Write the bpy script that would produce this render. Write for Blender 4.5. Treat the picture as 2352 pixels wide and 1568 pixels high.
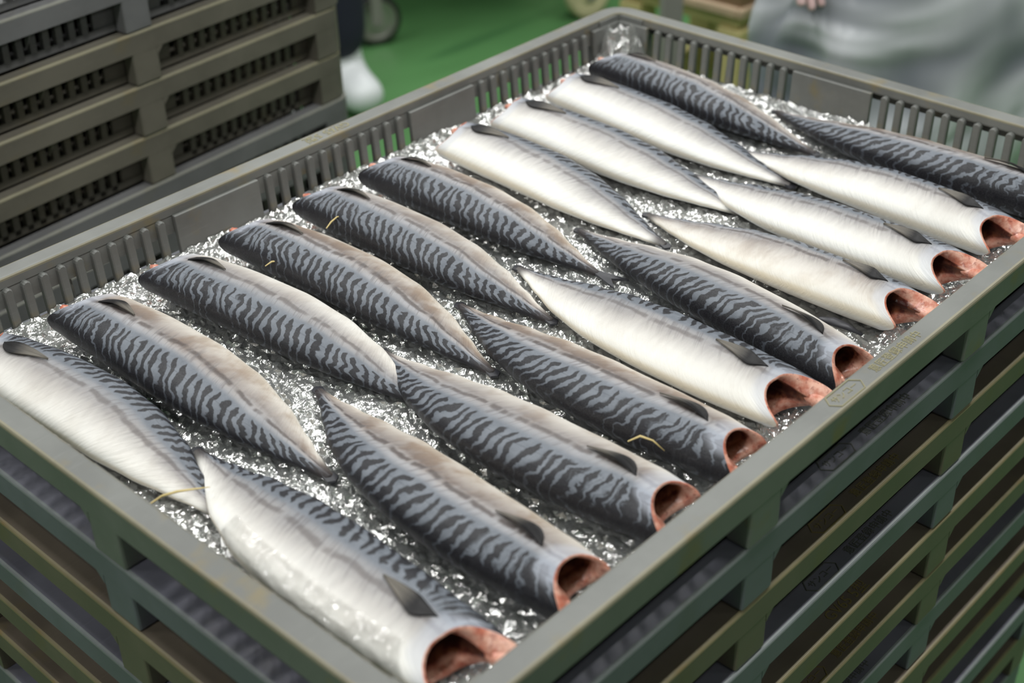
import bpy, bmesh, math, random
from mathutils import Vector, Matrix, noise
random.seed(7)
for o in list(bpy.data.objects): bpy.data.objects.remove(o)
SC = bpy.context.scene
COL = SC.collection
ZR = 0.875                      # height of the rim of the fish tray above the floor
TL, TW, RIM = 1.0, 0.6874, 0.0211   # tray length, width, rim width
V = Vector

# ------------------------------------------------------------------ camera
cam_d = bpy.data.cameras.new('camera')
cam = bpy.data.objects.new('camera', cam_d)
COL.objects.link(cam)
Rm = [[-0.6800759967444417, 0.7326620951832018, -0.026512128051417946],
      [0.41626380660417184, 0.35611348078308885, -0.8366048243441805],
      [-0.6035073172410246, -0.5799908991409376, -0.5471649430932394]]
cam.matrix_world = Matrix(((Rm[0][0], -Rm[1][0], -Rm[2][0], 1.3548071),
                           (Rm[0][1], -Rm[1][1], -Rm[2][1], 1.09865612),
                           (Rm[0][2], -Rm[1][2], -Rm[2][2], 0.626038 + ZR),
                           (0, 0, 0, 1)))
cam_d.sensor_width = 36
cam_d.lens = 36 * 3237.81 / 2352
cam_d.clip_end = 60
cam_d.dof.use_dof = True
cam_d.dof.focus_distance = 1.24
cam_d.dof.aperture_fstop = 4.8
SC.camera = cam

# ------------------------------------------------------------------ world, lamps, exposure
W_ = bpy.data.worlds.new('hall_ambient'); SC.world = W_; W_.use_nodes = True
W_.node_tree.nodes['Background'].inputs[0].default_value = (0.93, 0.97, 1.0, 1)
W_.node_tree.nodes['Background'].inputs[1].default_value = 0.16
def lamp(x, y, z, sx, sy, power, rz=0.0, col=(1.0, 1.0, 0.985)):
    d = bpy.data.lights.new('ceiling_or_fill_lamp', 'AREA'); d.shape = 'RECTANGLE'
    d.size = sx; d.size_y = sy; d.energy = power; d.color = col; d.spread = math.radians(165)
    o = bpy.data.objects.new('ceiling_or_fill_lamp', d); COL.objects.link(o)
    o.location = (x, y, z); o.rotation_euler = (0, 0, rz)
LAMPS = [(lx, ly) for ly in (-2.3, -0.75, 0.8) for lx in (-2.4, -0.8, 0.8)] + [(-1.6, 3.0), (0.8, 3.0), (2.9, -1.5), (2.9, 0.8), (3.6, 3.0)]  # last five are unseen fill lamps, added to brighten the front tray faces
for i_, (lx, ly) in enumerate(LAMPS): lamp(lx, ly, 2.86, 1.25, 0.16, 19 if i_ < 9 else (24 if i_ in (11, 12) else 12))
SC.view_settings.view_transform = 'Standard'
SC.view_settings.look = 'None'
SC.view_settings.gamma = 1
SC.view_settings.use_curve_mapping = False
SC.view_settings.exposure = -0.06

# ------------------------------------------------------------------ helpers
def link(o): COL.objects.link(o); return o
def obj(name, data, parent=None, mats=(), smooth=False):
    if isinstance(data, bmesh.types.BMesh):
        me = bpy.data.meshes.new(name); data.to_mesh(me); data.free()
    else: me = data
    if mats and not me.materials:
        for m in mats: me.materials.append(m)
    if smooth:
        for p in me.polygons: p.use_smooth = True
    o = link(bpy.data.objects.new(name, me))
    if parent: o.parent = parent
    return o
def empty(name, loc=(0, 0, 0), rz=0.0):
    o = link(bpy.data.objects.new(name, None)); o.location = loc; o.rotation_euler = (0, 0, rz)
    o.empty_display_size = 0.05; return o
def tag(o, label=None, cat=None, group=None, kind=None):
    if label: o['label'] = label
    if cat: o['category'] = cat
    if group: o['group'] = group
    if kind: o['kind'] = kind
    return o
def mesh(name, verts, faces, mats=(), smooth=False):
    me = bpy.data.meshes.new(name); me.from_pydata([tuple(v) for v in verts], [], faces); me.update()
    for m in mats: me.materials.append(m)
    if smooth:
        for p in me.polygons: p.use_smooth = True
    return me
def box(bm, x0, x1, y0, y1, z0, z1, bev=0.0, segs=1):
    r = bmesh.ops.create_cube(bm, size=1.0)
    vs = r['verts']
    for v in vs:
        v.co = ((x0 + x1) / 2 + v.co.x * (x1 - x0), (y0 + y1) / 2 + v.co.y * (y1 - y0), (z0 + z1) / 2 + v.co.z * (z1 - z0))
    if bev > 0:
        es = {e for v in vs for e in v.link_edges}
        bmesh.ops.bevel(bm, geom=list(es), offset=bev, segments=segs, profile=0.5, affect='EDGES')
def sstep(a, b, x):
    t = min(1, max(0, (x - a) / (b - a))); return t * t * (3 - 2 * t)
def interp(tab, x):
    for (a, fa), (b, fb) in zip(tab, tab[1:]):
        if x <= b:
            t = (x - a) / (b - a); t = t * t * (3 - 2 * t) * 0.5 + t * 0.5
            return fa + (fb - fa) * t
    return tab[-1][1]
def lin(r, g, b):
    f = lambda c: (c / 255) / 12.92 if c <= 10 else ((c / 255 + 0.055) / 1.055) ** 2.4
    return (f(r), f(g), f(b), 1)

# ------------------------------------------------------------------ material toolkit
class NT:
    def __init__(s, name):
        s.m = bpy.data.materials.new(name); s.m.use_nodes = True
        s.t = s.m.node_tree; s.n = s.t.nodes; s.n.clear()
        s.out = s.n.new('ShaderNodeOutputMaterial')
    def put(s, sock, v):
        if isinstance(v, bpy.types.NodeSocket): s.t.links.new(v, sock)
        elif v is not None: sock.default_value = v
    def math(s, op, a, b=None, c=None, clamp=False):
        n = s.n.new('ShaderNodeMath'); n.operation = op; n.use_clamp = clamp
        for i, v in enumerate((a, b, c)):
            if v is not None: s.put(n.inputs[i], v)
        return n.outputs[0]
    def add(s, a, b): return s.math('ADD', a, b)
    def mul(s, a, b): return s.math('MULTIPLY', a, b)
    def sub(s, a, b): return s.math('SUBTRACT', a, b)
    def ss(s, a, b, x):
        n = s.n.new('ShaderNodeMapRange'); n.interpolation_type = 'SMOOTHSTEP'
        s.put(n.inputs[0], x); s.put(n.inputs[1], a); s.put(n.inputs[2], b); n.inputs[3].default_value = 0; n.inputs[4].default_value = 1
        return n.outputs[0]
    def comb(s, x, y, z):
        n = s.n.new('ShaderNodeCombineXYZ')
        for i, v in enumerate((x, y, z)): s.put(n.inputs[i], v)
        return n.outputs[0]
    def attr(s, nm):
        n = s.n.new('ShaderNodeAttribute'); n.attribute_name = nm; return n.outputs['Fac']
    def obj(s): return s.n.new('ShaderNodeTexCoord').outputs['Object']
    def noise(s, vec, scale=5, detail=2, rough=0.5, dist=0.0):
        n = s.n.new('ShaderNodeTexNoise'); s.put(n.inputs['Vector'], vec)
        n.inputs['Scale'].default_value = scale; n.inputs['Detail'].default_value = detail
        n.inputs['Roughness'].default_value = rough; n.inputs['Distortion'].default_value = dist
        return n.outputs[0]
    def mapv(s, vec, scale=(1, 1, 1), loc=(0, 0, 0)):
        n = s.n.new('ShaderNodeMapping'); s.put(n.inputs[0], vec); n.inputs['Scale'].default_value = scale; n.inputs['Location'].default_value = loc
        return n.outputs[0]
    def mix(s, f, a, b):
        n = s.n.new('ShaderNodeMix'); n.data_type = 'RGBA'; s.put(n.inputs[0], f); s.put(n.inputs[6], a); s.put(n.inputs[7], b)
        return n.outputs[2]
    def ramp(s, f, stops):
        n = s.n.new('ShaderNodeValToRGB'); s.put(n.inputs[0], f); e = n.color_ramp.elements
        while len(e) < len(stops): e.new(0.5)
        for el, (p, c) in zip(e, stops): el.position = p; el.color = c
        return n.outputs[0]
    def bump(s, h, strength=0.3, dist=0.001):
        n = s.n.new('ShaderNodeBump'); s.put(n.inputs['Height'], h); n.inputs['Strength'].default_value = strength; n.inputs['Distance'].default_value = dist
        return n.outputs[0]
    def pbr(s, color, rough=0.5, spec=0.5, metal=0.0, normal=None, alpha=None, **kw):
        n = s.n.new('ShaderNodeBsdfPrincipled')
        s.put(n.inputs['Base Color'], color); s.put(n.inputs['Roughness'], rough); s.put(n.inputs['Specular IOR Level'], spec); s.put(n.inputs['Metallic'], metal)
        if normal is not None: s.put(n.inputs['Normal'], normal)
        if alpha is not None: s.put(n.inputs['Alpha'], alpha)
        for k, v in kw.items(): s.put(n.inputs[k.replace('_', ' ')], v)
        return n.outputs[0]
    def done(s, sh): s.t.links.new(sh, s.out.inputs[0]); return s.m
def simple(name, col, rough=0.5, metal=0.0, spec=0.5, var=0.12, scale=8):
    t = NT(name); n = t.noise(t.obj(), scale, 3)
    dk = tuple(c * (1 - var) for c in col[:3]) + (1,); lt = tuple(min(1, c * (1 + var)) for c in col[:3]) + (1,)
    return t.done(t.pbr(t.mix(n, dk, lt), rough, spec, metal))

# ------------------------------------------------------------------ plastic of the trays
def tray_mat(name, base, stain, amount=0.5, edge=False):
    t = NT(name); P = t.obj()
    fine = t.noise(P, 320, 2, 0.6); big = t.noise(P, 9, 4, 0.6); spots = t.noise(P, 21, 3, 0.55)
    scr = t.noise(t.mapv(P, (25, 160, 160)), 1.6, 3, 0.65)
    dk = tuple(c * 0.80 for c in base[:3]) + (1,); lt = tuple(c * 1.16 for c in base[:3]) + (1,)
    c = t.mix(t.ss(0.3, 0.7, big), dk, lt)
    c = t.mix(t.mul(t.ss(0.55, 0.75, scr), 0.22), c, tuple(x * 1.45 for x in base[:3]) + (1,))
    c = t.mix(t.mul(t.ss(0.56, 0.74, spots), amount), c, stain)
    r = t.add(0.34, t.mul(big, 0.22))
    b = t.bump(t.add(t.mul(fine, 0.5), scr), 0.10, 0.0006)
    return t.done(t.pbr(c, r, 0.45, normal=b))
MAT_TRAY = {
    'grey':  tray_mat('tray_grey', lin(109, 110, 107), lin(126, 109, 56), 0.55),
    'blue':  tray_mat('tray_blue_grey', lin(103, 103, 114), lin(102, 97, 86), 0.2),
    'olive': tray_mat('tray_olive', lin(102, 93, 82), lin(106, 93, 60), 0.40),
    'dark':  tray_mat('tray_dark_grey', lin(112, 112, 113), lin(112, 110, 94), 0.25),
    'umber': tray_mat('tray_grey_brown', lin(108, 104, 94), lin(114, 103, 72), 0.35),
}
MAT_EDGE = {
    'grey':  tray_mat('tray_grey_worn_edge', lin(128, 123, 104), lin(134, 112, 66), 0.6),
    'blue':  tray_mat('tray_blue_worn_edge', lin(118, 123, 124), lin(114, 110, 88), 0.2),
    'olive': tray_mat('tray_olive_worn_edge', lin(122, 113, 86), lin(134, 104, 54), 0.5),
    'dark':  tray_mat('tray_dark_worn_edge', lin(134, 134, 126), lin(134, 124, 90), 0.3),
    'umber': tray_mat('tray_brown_worn_edge', lin(138, 133, 110), lin(144, 120, 70), 0.5),
}
M_LETTER = {k: simple('letter_' + k, c, 0.5, var=0.1) for k, c in
            {'grey': lin(132, 126, 92), 'blue': lin(80, 82, 76), 'olive': lin(114, 102, 62), 'dark': lin(110, 108, 90), 'umber': lin(110, 106, 84)}.items()}

# ------------------------------------------------------------------ floor
def floor_mat():
    t = NT('green_painted_floor'); P = t.obj()
    n = t.noise(P, 2.2, 4, 0.6); f = t.noise(P, 60, 3)
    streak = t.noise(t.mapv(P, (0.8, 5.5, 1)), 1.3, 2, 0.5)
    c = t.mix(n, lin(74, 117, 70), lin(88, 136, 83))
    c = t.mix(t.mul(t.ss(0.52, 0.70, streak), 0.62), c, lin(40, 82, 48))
    return t.done(t.pbr(c, t.add(0.30, t.mul(n, 0.2)), 0.4, normal=t.bump(f, 0.08, 0.002)))
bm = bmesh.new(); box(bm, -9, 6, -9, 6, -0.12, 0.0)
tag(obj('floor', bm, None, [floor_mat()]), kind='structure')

M_WALL = simple('painted_hall_wall', lin(178, 182, 180), 0.7, var=0.05)
def slab(name, *b):
    bm = bmesh.new(); box(bm, *b); tag(obj(name, bm, None, [M_WALL]), kind='structure')
slab('ceiling', -9, 6, -9, 6, 3.2, 3.3)
slab('wall_left', -9.1, -9, -9, 6, 0, 3.2); slab('wall_right', 6, 6.1, -9, 6, 0, 3.2)
slab('wall_back', -9, 6, -9.1, -9, 0, 3.2); slab('wall_front', -9, 6, 6, 6.1, 0, 3.2)

# ------------------------------------------------------------------ tray meshes (centred, z = 0 at the underside, p = height)
def rrect_path(off, r=0.030, seg=5):
    hx, hy = TL / 2 - off, TW / 2 - off; rr = max(r - off, 0.004)
    pts = []
    for cx, cy, a0 in ((hx - rr, hy - rr, 0), (-hx + rr, hy - rr, 90), (-hx + rr, -hy + rr, 180), (hx - rr, -hy + rr, 270)):
        for i in range(seg + 1):
            a = math.radians(a0 + 90 * i / seg); pts.append((cx + rr * math.cos(a), cy + rr * math.sin(a)))
    return pts
def rim_mesh(p, name):
    # (inward offset, depth below rim top, 1 when the strip that starts here is a worn edge)
    prof = [(0.0, -0.0262, 0), (0.0, -0.0030, 1), (0.0004, -0.0016, 1), (0.0014, -0.0005, 1), (0.0030, 0.0, 0), (0.0180, 0.0, 0), (0.0198, -0.0004, 1), (0.0208, -0.0014, 1),
            (0.0211, -0.0030, 0), (0.0216, -0.0100, 0), (0.0190, -0.0100, 0), (0.0185, -0.0032, 0), (0.0034, -0.0032, 0), (0.0028, -0.0262, 0)]
    verts, faces, mi = [], [], []
    n = len(rrect_path(0))
    for off, z, _ in prof: verts += [(x, y, p + z) for x, y in rrect_path(off)]
    m = len(prof)
    for k in range(m):
        k2 = (k + 1) % m
        for i in range(n):
            j = (i + 1) % n
            faces.append((k * n + i, k * n + j, k2 * n + j, k2 * n + i)); mi.append(prof[k][2])
    me = mesh(name, verts, faces)
    for pl, m_ in zip(me.polygons, mi): pl.material_index = m_
    return me
def lean(z, p): return (p - z) * 0.07     # the side walls lean inwards
RIB_U = {'long': [0.0922 + 0.01822 * i for i in range(11)] + [0.4053 + 0.01822 * i for i in range(11)] + [0.7198 + 0.01822 * i for i in range(11)],
         'short': [0.0858 + 0.01842 * i for i in range(11)] + [0.4026 + 0.01842 * i for i in range(11)]}
PANELS = {'long': [(0.0225, 0.0762), (0.2890, 0.3896), (0.6017, 0.7044), (0.9180, 0.9775)],
          'short': [(0.0225, 0.0705), (0.2837, 0.3863), (0.6020, 0.6650)]}
GUSS = {'long': [0.1742, 0.5055, 0.8199], 'short': [0.1875, 0.5056]}
def frame_uvw(kind, side):
    # maps (u along the wall, inward offset w, z) to tray space
    if kind == 'long':
        return (lambda u, w, z: (u - TL / 2, -TW / 2 + w, z)) if side == 0 else (lambda u, w, z: (TL / 2 - u, TW / 2 - w, z))
    return (lambda u, w, z: (-TL / 2 + w, u - TW / 2, z)) if side == 0 else (lambda u, w, z: (TL / 2 - w, TW / 2 - u, z))
def place(bm, f, p, sh=True):
    for v in bm.verts:
        u, w, z = v.co
        v.co = f(u, w + (lean(z, p) if sh else 0), z)
    bmesh.ops.recalc_face_normals(bm, faces=bm.faces)
def rib_bm(u, p, w0=0.0200, w1=0.0262):
    bm = bmesh.new(); hw = 0.0042; top = p - 0.0096; bot = 0.0035
    prof = [(-hw, bot), (hw, bot)] + [(hw * math.cos(math.radians(a)), top - hw + hw * math.sin(math.radians(a))) for a in range(0, 181, 36)]
    for ins, w in ((0, w0), (0, w1 - 0.0012), (0.0011, w1)):
        for x, z in prof:
            cz = top - hw; s_ = (hw - ins) / hw
            bm.verts.new((u + x * s_, w, z if z <= cz else cz + (z - cz) * s_))
    bm.verts.ensure_lookup_table(); n = len(prof)
    for k in range(2):
        for i in range(n):
            j = (i + 1) % n
            bm.faces.new([bm.verts[k * n + i], bm.verts[k * n + j], bm.verts[(k + 1) * n + j], bm.verts[(k + 1) * n + i]])
    bm.faces.new([bm.verts[2 * n + i] for i in range(n)]); bm.faces.new([bm.verts[i] for i in reversed(range(n))])
    return bm
def wall_bm(kind, p, with_ribs):
    bm = bmesh.new(); E = TL if kind == 'long' else TW
    band = p - 0.0285 if kind == 'long' else p - 0.0115
    box(bm, 0.0225, E - 0.0225, 0.0184, 0.0202, band, p - 0.0035)          # band under the rim
    box(bm, 0.0225, E - 0.0225, 0.0176, 0.0216, 0.002, 0.0105)            # band along the base
    for g in GUSS[kind]:
        vs = [bm.verts.new(q) for q in ((g - 0.001, 0.0028, p - 0.026), (g - 0.001, 0.0150, p - 0.014), (g - 0.001, 0.0180, p - 0.050), (g + 0.001, 0.0028, p - 0.026), (g + 0.001, 0.0150, p - 0.014), (g + 0.001, 0.0180, p - 0.050))]
        for fc in ((0, 1, 2), (5, 4, 3), (0, 3, 4, 1), (1, 4, 5, 2), (2, 5, 3, 0)): bm.faces.new([vs[i] for i in fc])
    if with_ribs:
        for u in RIB_U[kind]: box(bm, u - 0.0042, u + 0.0042, 0.0176, 0.0258, 0.0035, p - 0.0096)
    return bm
def post_bm(uc, p, hw=0.0196, deep=0.0208, cham=True):
    bm = bmesh.new()
    box(bm, uc - hw, uc + hw, 0.0002, deep, 0.0006, p - 0.0030, 0.0022, 2)
    if cham:
        for s in (1,):                                                 # fillet between lip and post
            a = uc + s * (hw - 0.001); vs = []
            for w in (0.0003, 0.0026):
                for q in ((a, p - 0.024), (a + s * 0.011, p - 0.0255), (a, p - 0.036)): vs.append(bm.verts.new((q[0], w, q[1])))
            for fc in ((0, 1, 2), (5, 4, 3), (0, 3, 4, 1), (1, 4, 5, 2), (2, 5, 3, 0)): bm.faces.new([vs[i] for i in fc])
    return bm
def corner_bm(sx, sy, p):
    bm = bmesh.new(); r = 0.030; a0, a1 = 0.060, 0.0235
    out = [(a0, 0.0003)] + [(r - r * math.sin(math.radians(t)), r - (r - 0.0003) * math.cos(math.radians(t))) for t in (0, 22, 45, 68, 90)] + [(0.0003, a0)]
    out += [(a1, a0), (a1, a1), (a0, a1)]
    n = len(out)
    for z, ins in ((0.0006, 0.0016), (0.0025, 0), (p - 0.003, 0)):
        for x, y in out:
            x2 = x + (0.0016 if x < 0.03 and ins else 0) * (1 if ins else 0); y2 = y + (0.0016 if y < 0.03 and ins else 0) * (1 if ins else 0)
            bm.verts.new((sx * (TL / 2 - x2), sy * (TW / 2 - y2), z))
    bm.verts.ensure_lookup_table()
    for k in range(2):
        for i in range(n):
            j = (i + 1) % n; bm.faces.new([bm.verts[k * n + i], bm.verts[k * n + j], bm.verts[(k + 1) * n + j], bm.verts[(k + 1) * n + i]])
    bm.faces.new([bm.verts[i] for i in range(n)]); bm.faces.new([bm.verts[2 * n + i] for i in range(n)])
    bmesh.ops.recalc_face_normals(bm, faces=bm.faces)
    return bm
def base_bm(p):
    bm = bmesh.new(); box(bm, -TL / 2 + 0.024, TL / 2 - 0.024, -TW / 2 + 0.024, TW / 2 - 0.024, 0.0006, 0.0020); return bm
POSTS = {'long': (0.332, 0.650), 'short': (0.343,)}
def text_mesh(name, body, size, depth=0.00022):
    cu = bpy.data.curves.new(name, 'FONT'); cu.body = body; cu.size = size; cu.extrude = depth; cu.resolution_u = 2
    cu.align_x = 'CENTER'; cu.align_y = 'CENTER'
    o = bpy.data.objects.new(name, cu); COL.objects.link(o)
    me = bpy.data.meshes.new_from_object(o.evaluated_get(bpy.context.evaluated_depsgraph_get()))
    bpy.data.objects.remove(o); me.materials.clear(); return me
T_KANA = text_mesh('moulded_logo_letters', 'サンコー', 0.0082)
T_KANJI = text_mesh('moulded_lettering', '意匠登録申請中', 0.0104)
T_TYPE = text_mesh('moulded_type_number', 'GV65 5型', 0.0150)
T_KANJI_B = text_mesh('moulded_lettering_far', '意匠登録申請中', 0.0104)
def hexagon():
    pts = [(-0.0225, 0), (-0.0165, 0.0078), (0.0165, 0.0078), (0.0225, 0), (0.0165, -0.0078), (-0.0165, -0.0078)]
    vs, fs = [], []
    for k, (s, z) in enumerate(((1, -0.0003), (0.93, -0.0003), (1, 0.0004), (0.93, 0.0004))):
        vs += [(x * (s if s == 1 else 0.962), y * (s if s == 1 else 0.90), z) for x, y in pts]
    for i in range(6):
        j = (i + 1) % 6
        fs += [(i, j, 6 + j, 6 + i), (12 + i, 18 + i, 18 + j, 12 + j), (i, 12 + i, 12 + j, j), (6 + i, 6 + j, 18 + j, 18 + i)]
    return mesh('moulded_logo_outline', vs, fs)
T_HEX = hexagon()

TRAY_CACHE = {}
def tray_meshes(p, tone):
    key = (p, tone)
    if key in TRAY_CACHE: return TRAY_CACHE[key]
    mats = [MAT_TRAY[tone], MAT_EDGE[tone]]; d = {}
    def fin(nm, bm, f=None, sh=True):
        if f: place(bm, f, p, sh)
        me = bpy.data.meshes.new(nm); bm.to_mesh(me); bm.free()
        for m in mats: me.materials.append(m)
        return me
    rim = rim_mesh(p, 'rim')
    for m in mats: rim.materials.append(m)
    parts = [('rim', rim), ('base', fin('base', base_bm(p)))]
    for kind in ('long', 'short'):
        for side in (0, 1):
            f = frame_uvw(kind, side)
            parts.append(('side_wall', fin('side_wall', wall_bm(kind, p, True), f)))
            for uc in POSTS[kind]: parts.append(('post', fin('post', post_bm(uc, p), f, False)))
            for a, b in PANELS[kind]:
                bm = bmesh.new(); box(bm, a, b, 0.0205, 0.0262, 0.0035, p - 0.0098, 0.0011, 2)
                parts.append(('wall_panel', fin('wall_panel', bm, f)))
    for sx in (-1, 1):
        for sy in (-1, 1): parts.append(('corner_post', fin('corner_post', corner_bm(sx, sy, p))))
    d['parts'] = parts; d['mats'] = mats
    TRAY_CACHE[key] = d
    return d
def letter_part(nm, me, tone, root, x, y, p, rz, dz=0.0002):
    m2 = me.copy(); m2.materials.clear(); m2.materials.append(M_LETTER[tone])
    o = obj(nm, m2, root); o.location = (x, y, p + dz); o.rotation_euler = (0, 0, rz); return o
def letters(root, tone, p, style):
    # the right-hand rim (seen from outside) and the left-hand one
    yr = TW / 2 - 0.0108
    if style in (0, 2):
        letter_part('moulded_logo_outline', T_HEX, tone, root, 0.0520, yr, p, math.pi)
        letter_part('moulded_logo', T_KANA, tone, root, 0.0520, yr, p, math.pi)
        letter_part('moulded_lettering', T_KANJI, tone, root, -0.0235, yr, p, math.pi)
        letter_part('moulded_lettering', T_TYPE, tone, root, -0.004, -yr, p, 0)
    else:
        letter_part('moulded_lettering', T_TYPE, tone, root, 0.004, yr, p, math.pi)
        letter_part('moulded_logo_outline', T_HEX, tone, root, -0.0520, -yr, p, 0)
        letter_part('moulded_logo', T_KANA, tone, root, -0.0520, -yr, p, 0)
        letter_part('moulded_lettering', T_KANJI_B, tone, root, 0.0235, -yr, p, 0)
def make_tray(x, y, z, rz, p, tone, label, group, style=None, rib_parts=False):
    root = empty('stacking_tray', (x, y, z), rz); tag(root, label, 'tray', group)
    D = tray_meshes(p, tone)
    for nm, me in D['parts']:
        if rib_parts and nm == 'side_wall': continue
        obj(nm, me, root)
    if rib_parts:
        for kind in ('long', 'short'):
            for side in (0, 1):
                f = frame_uvw(kind, side); bm = wall_bm(kind, p, False); place(bm, f, p)
                obj('side_wall', bm, root, D['mats'])
                proto = rib_bm(0.0, p)
                for v in proto.verts: v.co.y += lean(v.co.z, p)
                bmesh.ops.recalc_face_normals(proto, faces=proto.faces)
                me = bpy.data.meshes.new('rib'); proto.to_mesh(me); proto.free()
                for m in D['mats']: me.materials.append(m)
                o0 = f(0, 0, 0); o1 = f(1, 0, 0)
                ang = math.atan2(o1[1] - o0[1], o1[0] - o0[0])
                # local +y of the rib is the inward direction
                for u in RIB_U[kind]:
                    q = f(u, 0, 0); r = obj('rib', me, root); r.location = (q[0], q[1], 0)
                    if kind == 'long': r.rotation_euler = (0, 0, ang)
                    else:
                        inward = f(0, 1, 0)[0] - f(0, 0, 0)[0]
                        r.rotation_euler = (0, 0, -math.pi / 2 if inward > 0 else math.pi / 2)
    if style is not None: letters(root, tone, p, style)
    return root

PF, PB = 0.0625, 0.0681
CXF, CYF = TL / 2, TW / 2
front_tones = ['grey', 'blue', 'olive', 'blue', 'olive', 'olive', 'blue', 'olive', 'olive', 'blue', 'olive', 'blue', 'olive', 'olive']
ords = ['topmost', 'second', 'third', 'fourth', 'fifth', 'sixth', 'seventh', 'eighth', 'ninth', 'tenth', 'eleventh', 'twelfth', 'thirteenth', 'fourteenth', 'fifteenth']
tone_word = {'grey': 'grey', 'blue': 'blue-grey', 'olive': 'olive-stained grey', 'dark': 'dark grey', 'umber': 'brown-tinged dark grey'}
for i in range(14):
    tn = front_tones[i]
    lab = ('grey plastic tray on top of the front stack, lined with film and holding fish' if i == 0 else
           '%s plastic tray, %s from the top of the front stack under the fish' % (tone_word[tn], ords[i]))
    jx, jy = (0, 0) if i == 0 else (random.uniform(-.0025, .0025), random.uniform(-.002, .002))
    make_tray(CXF + jx, CYF + jy, ZR - PF * (i + 1), 0, PF, tn, lab, 'trays of the front stack', style=[0, 0, 2, 0, 1, 2, 0, 2, 1, 0, 0, 1, 0, 0][i] if i < 10 else None, rib_parts=(i == 0))
# second stack, behind and to the left
TH = -0.0716; DB = 0.4064; XB = 0.085
e = V((math.cos(TH), -math.sin(TH), 0)); nrm = V((math.sin(TH), math.cos(TH), 0))
corner = e * XB - nrm * DB
ctr = corner + e * (TL / 2) - nrm * (TW / 2)
rzB = math.atan2(e.y, e.x)
zb_top = 0.0786 + 0.0681
back_tones = ['dark', 'dark', 'olive', 'olive', 'olive', 'dark', 'dark', 'olive', 'dark', 'olive', 'dark', 'dark', 'olive', 'dark', 'dark']
nB = 15; PB2 = (zb_top + ZR) / nB
for i in range(nB):
    tn = 'dark' if back_tones[i] == 'dark' else 'umber'
    lab = ('dark grey plastic tray at the top of the rear left stack' if i == 0 else
           '%s plastic tray, %s from the top of the rear left stack' % (tone_word[tn], ords[i]))
    j = V((0, 0, 0)) if i in (1,) else e * random.uniform(-.003, .003) + nrm * random.uniform(-.003, .003)
    make_tray(ctr.x + j.x, ctr.y + j.y, ZR + zb_top - PB2 * (i + 1), rzB + math.pi, PB2, tn, lab, 'trays of the rear left stack')

# ------------------------------------------------------------------ crinkled film liner
def film_mat():
    t = NT('clear_plastic_film'); P = t.obj()
    crease = t.noise(t.mapv(P, (1, 1.6, 1)), 210, 1, 0.5, 0.8)
    b = t.bump(crease, 0.55, 0.0016)
    tr = t.n.new('ShaderNodeBsdfTransparent'); tr.inputs[0].default_value = (0.96, 0.97, 0.97, 1)
    gl = t.n.new('ShaderNodeBsdfGlossy'); gl.inputs['Roughness'].default_value = 0.16; gl.inputs[0].default_value = (1, 1, 1, 1)
    t.t.links.new(b, gl.inputs['Normal'])
    df = t.n.new('ShaderNodeBsdfDiffuse'); df.inputs[0].default_value = (0.75, 0.76, 0.74, 1); t.t.links.new(b, df.inputs['Normal'])
    fr = t.n.new('ShaderNodeFresnel'); fr.inputs[0].default_value = 1.5; t.t.links.new(b, fr.inputs['Normal'])
    m1 = t.n.new('ShaderNodeMixShader'); m1.inputs[0].default_value = 0.30
    t.t.links.new(tr.outputs[0], m1.inputs[1]); t.t.links.new(df.outputs[0], m1.inputs[2])
    m2 = t.n.new('ShaderNodeMixShader'); t.put(m2.inputs[0], t.math('MULTIPLY_ADD', fr.outputs[0], 1.5, 0.34, clamp=True))
    t.t.links.new(m1.outputs[0], m2.inputs[1]); t.t.links.new(gl.outputs[0], m2.inputs[2])
    return t.done(m2.outputs[0])
M_FILM = film_mat()
FILM_Z = -0.0552
def film():
    nx, ny = 270, 150
    x0, x1, y0, y1 = 0.0305, TL - 0.0305, 0.0305, TW - 0.0305
    rnd = random.Random(3); vs = []; fs = []
    for j in range(ny + 1):
        for i in range(nx + 1):
            x = x0 + (x1 - x0) * i / nx; y = y0 + (y1 - y0) * j / ny
            h = FILM_Z + 0.0014 * noise.noise(V((x * 60, y * 85, 1))) + rnd.uniform(-0.0021, 0.0021)
            dl = min(y - y0, 0.2); up = 0
            # the sheet climbs the walls a little, most at the left wall and the back corner
            edge = 0.012 * (0.75 + 0.6 * noise.noise(V((x * 9, 3.1, 0)))) * max(0, 1 - (y - y0) / 0.022) ** 1.3
            edge2 = 0.010 * (0.75 + 0.9 * noise.noise(V((y * 12, 7.1, 0)))) * max(0, 1 - (x - x0) / 0.03) ** 1.3
            edge3 = 0.014 * (0.5 + 1.1 * max(0, noise.noise(V((x * 11, 9.3, 0))))) * max(0, 1 - (y1 - y) / 0.016) ** 1.2
            edge4 = 0.012 * max(0, 1 - (x1 - x) / 0.02)
            c = 0.044 * math.exp(-(((x - 0.050) / 0.022) ** 4 + ((y - 0.050) / 0.020) ** 4)) * (1 + 0.5 * noise.noise(V((x * 90, y * 90, 4))))
            h += edge + edge2 + edge3 + edge4 + c
            if c > 0.004: h += rnd.uniform(-0.0015, 0.0015)
            vs.append((x + rnd.uniform(-0.0012, 0.0012) * (0 < i < nx), y + rnd.uniform(-0.0009, 0.0009) * (0 < j < ny), h + ZR))
    for j in range(ny):
        for i in range(nx):
            a = j * (nx + 1) + i; b, c, d = a + 1, a + nx + 2, a + nx + 1
            if rnd.random() < 0.5: fs += [(a, b, c), (a, c, d)]
            else: fs += [(a, b, d), (b, c, d)]
    o = obj('film_liner', mesh('film_liner', vs, fs, [M_FILM]))
    tag(o, 'clear crinkled plastic film lining the tray under the fish', 'plastic film')
film()

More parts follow.
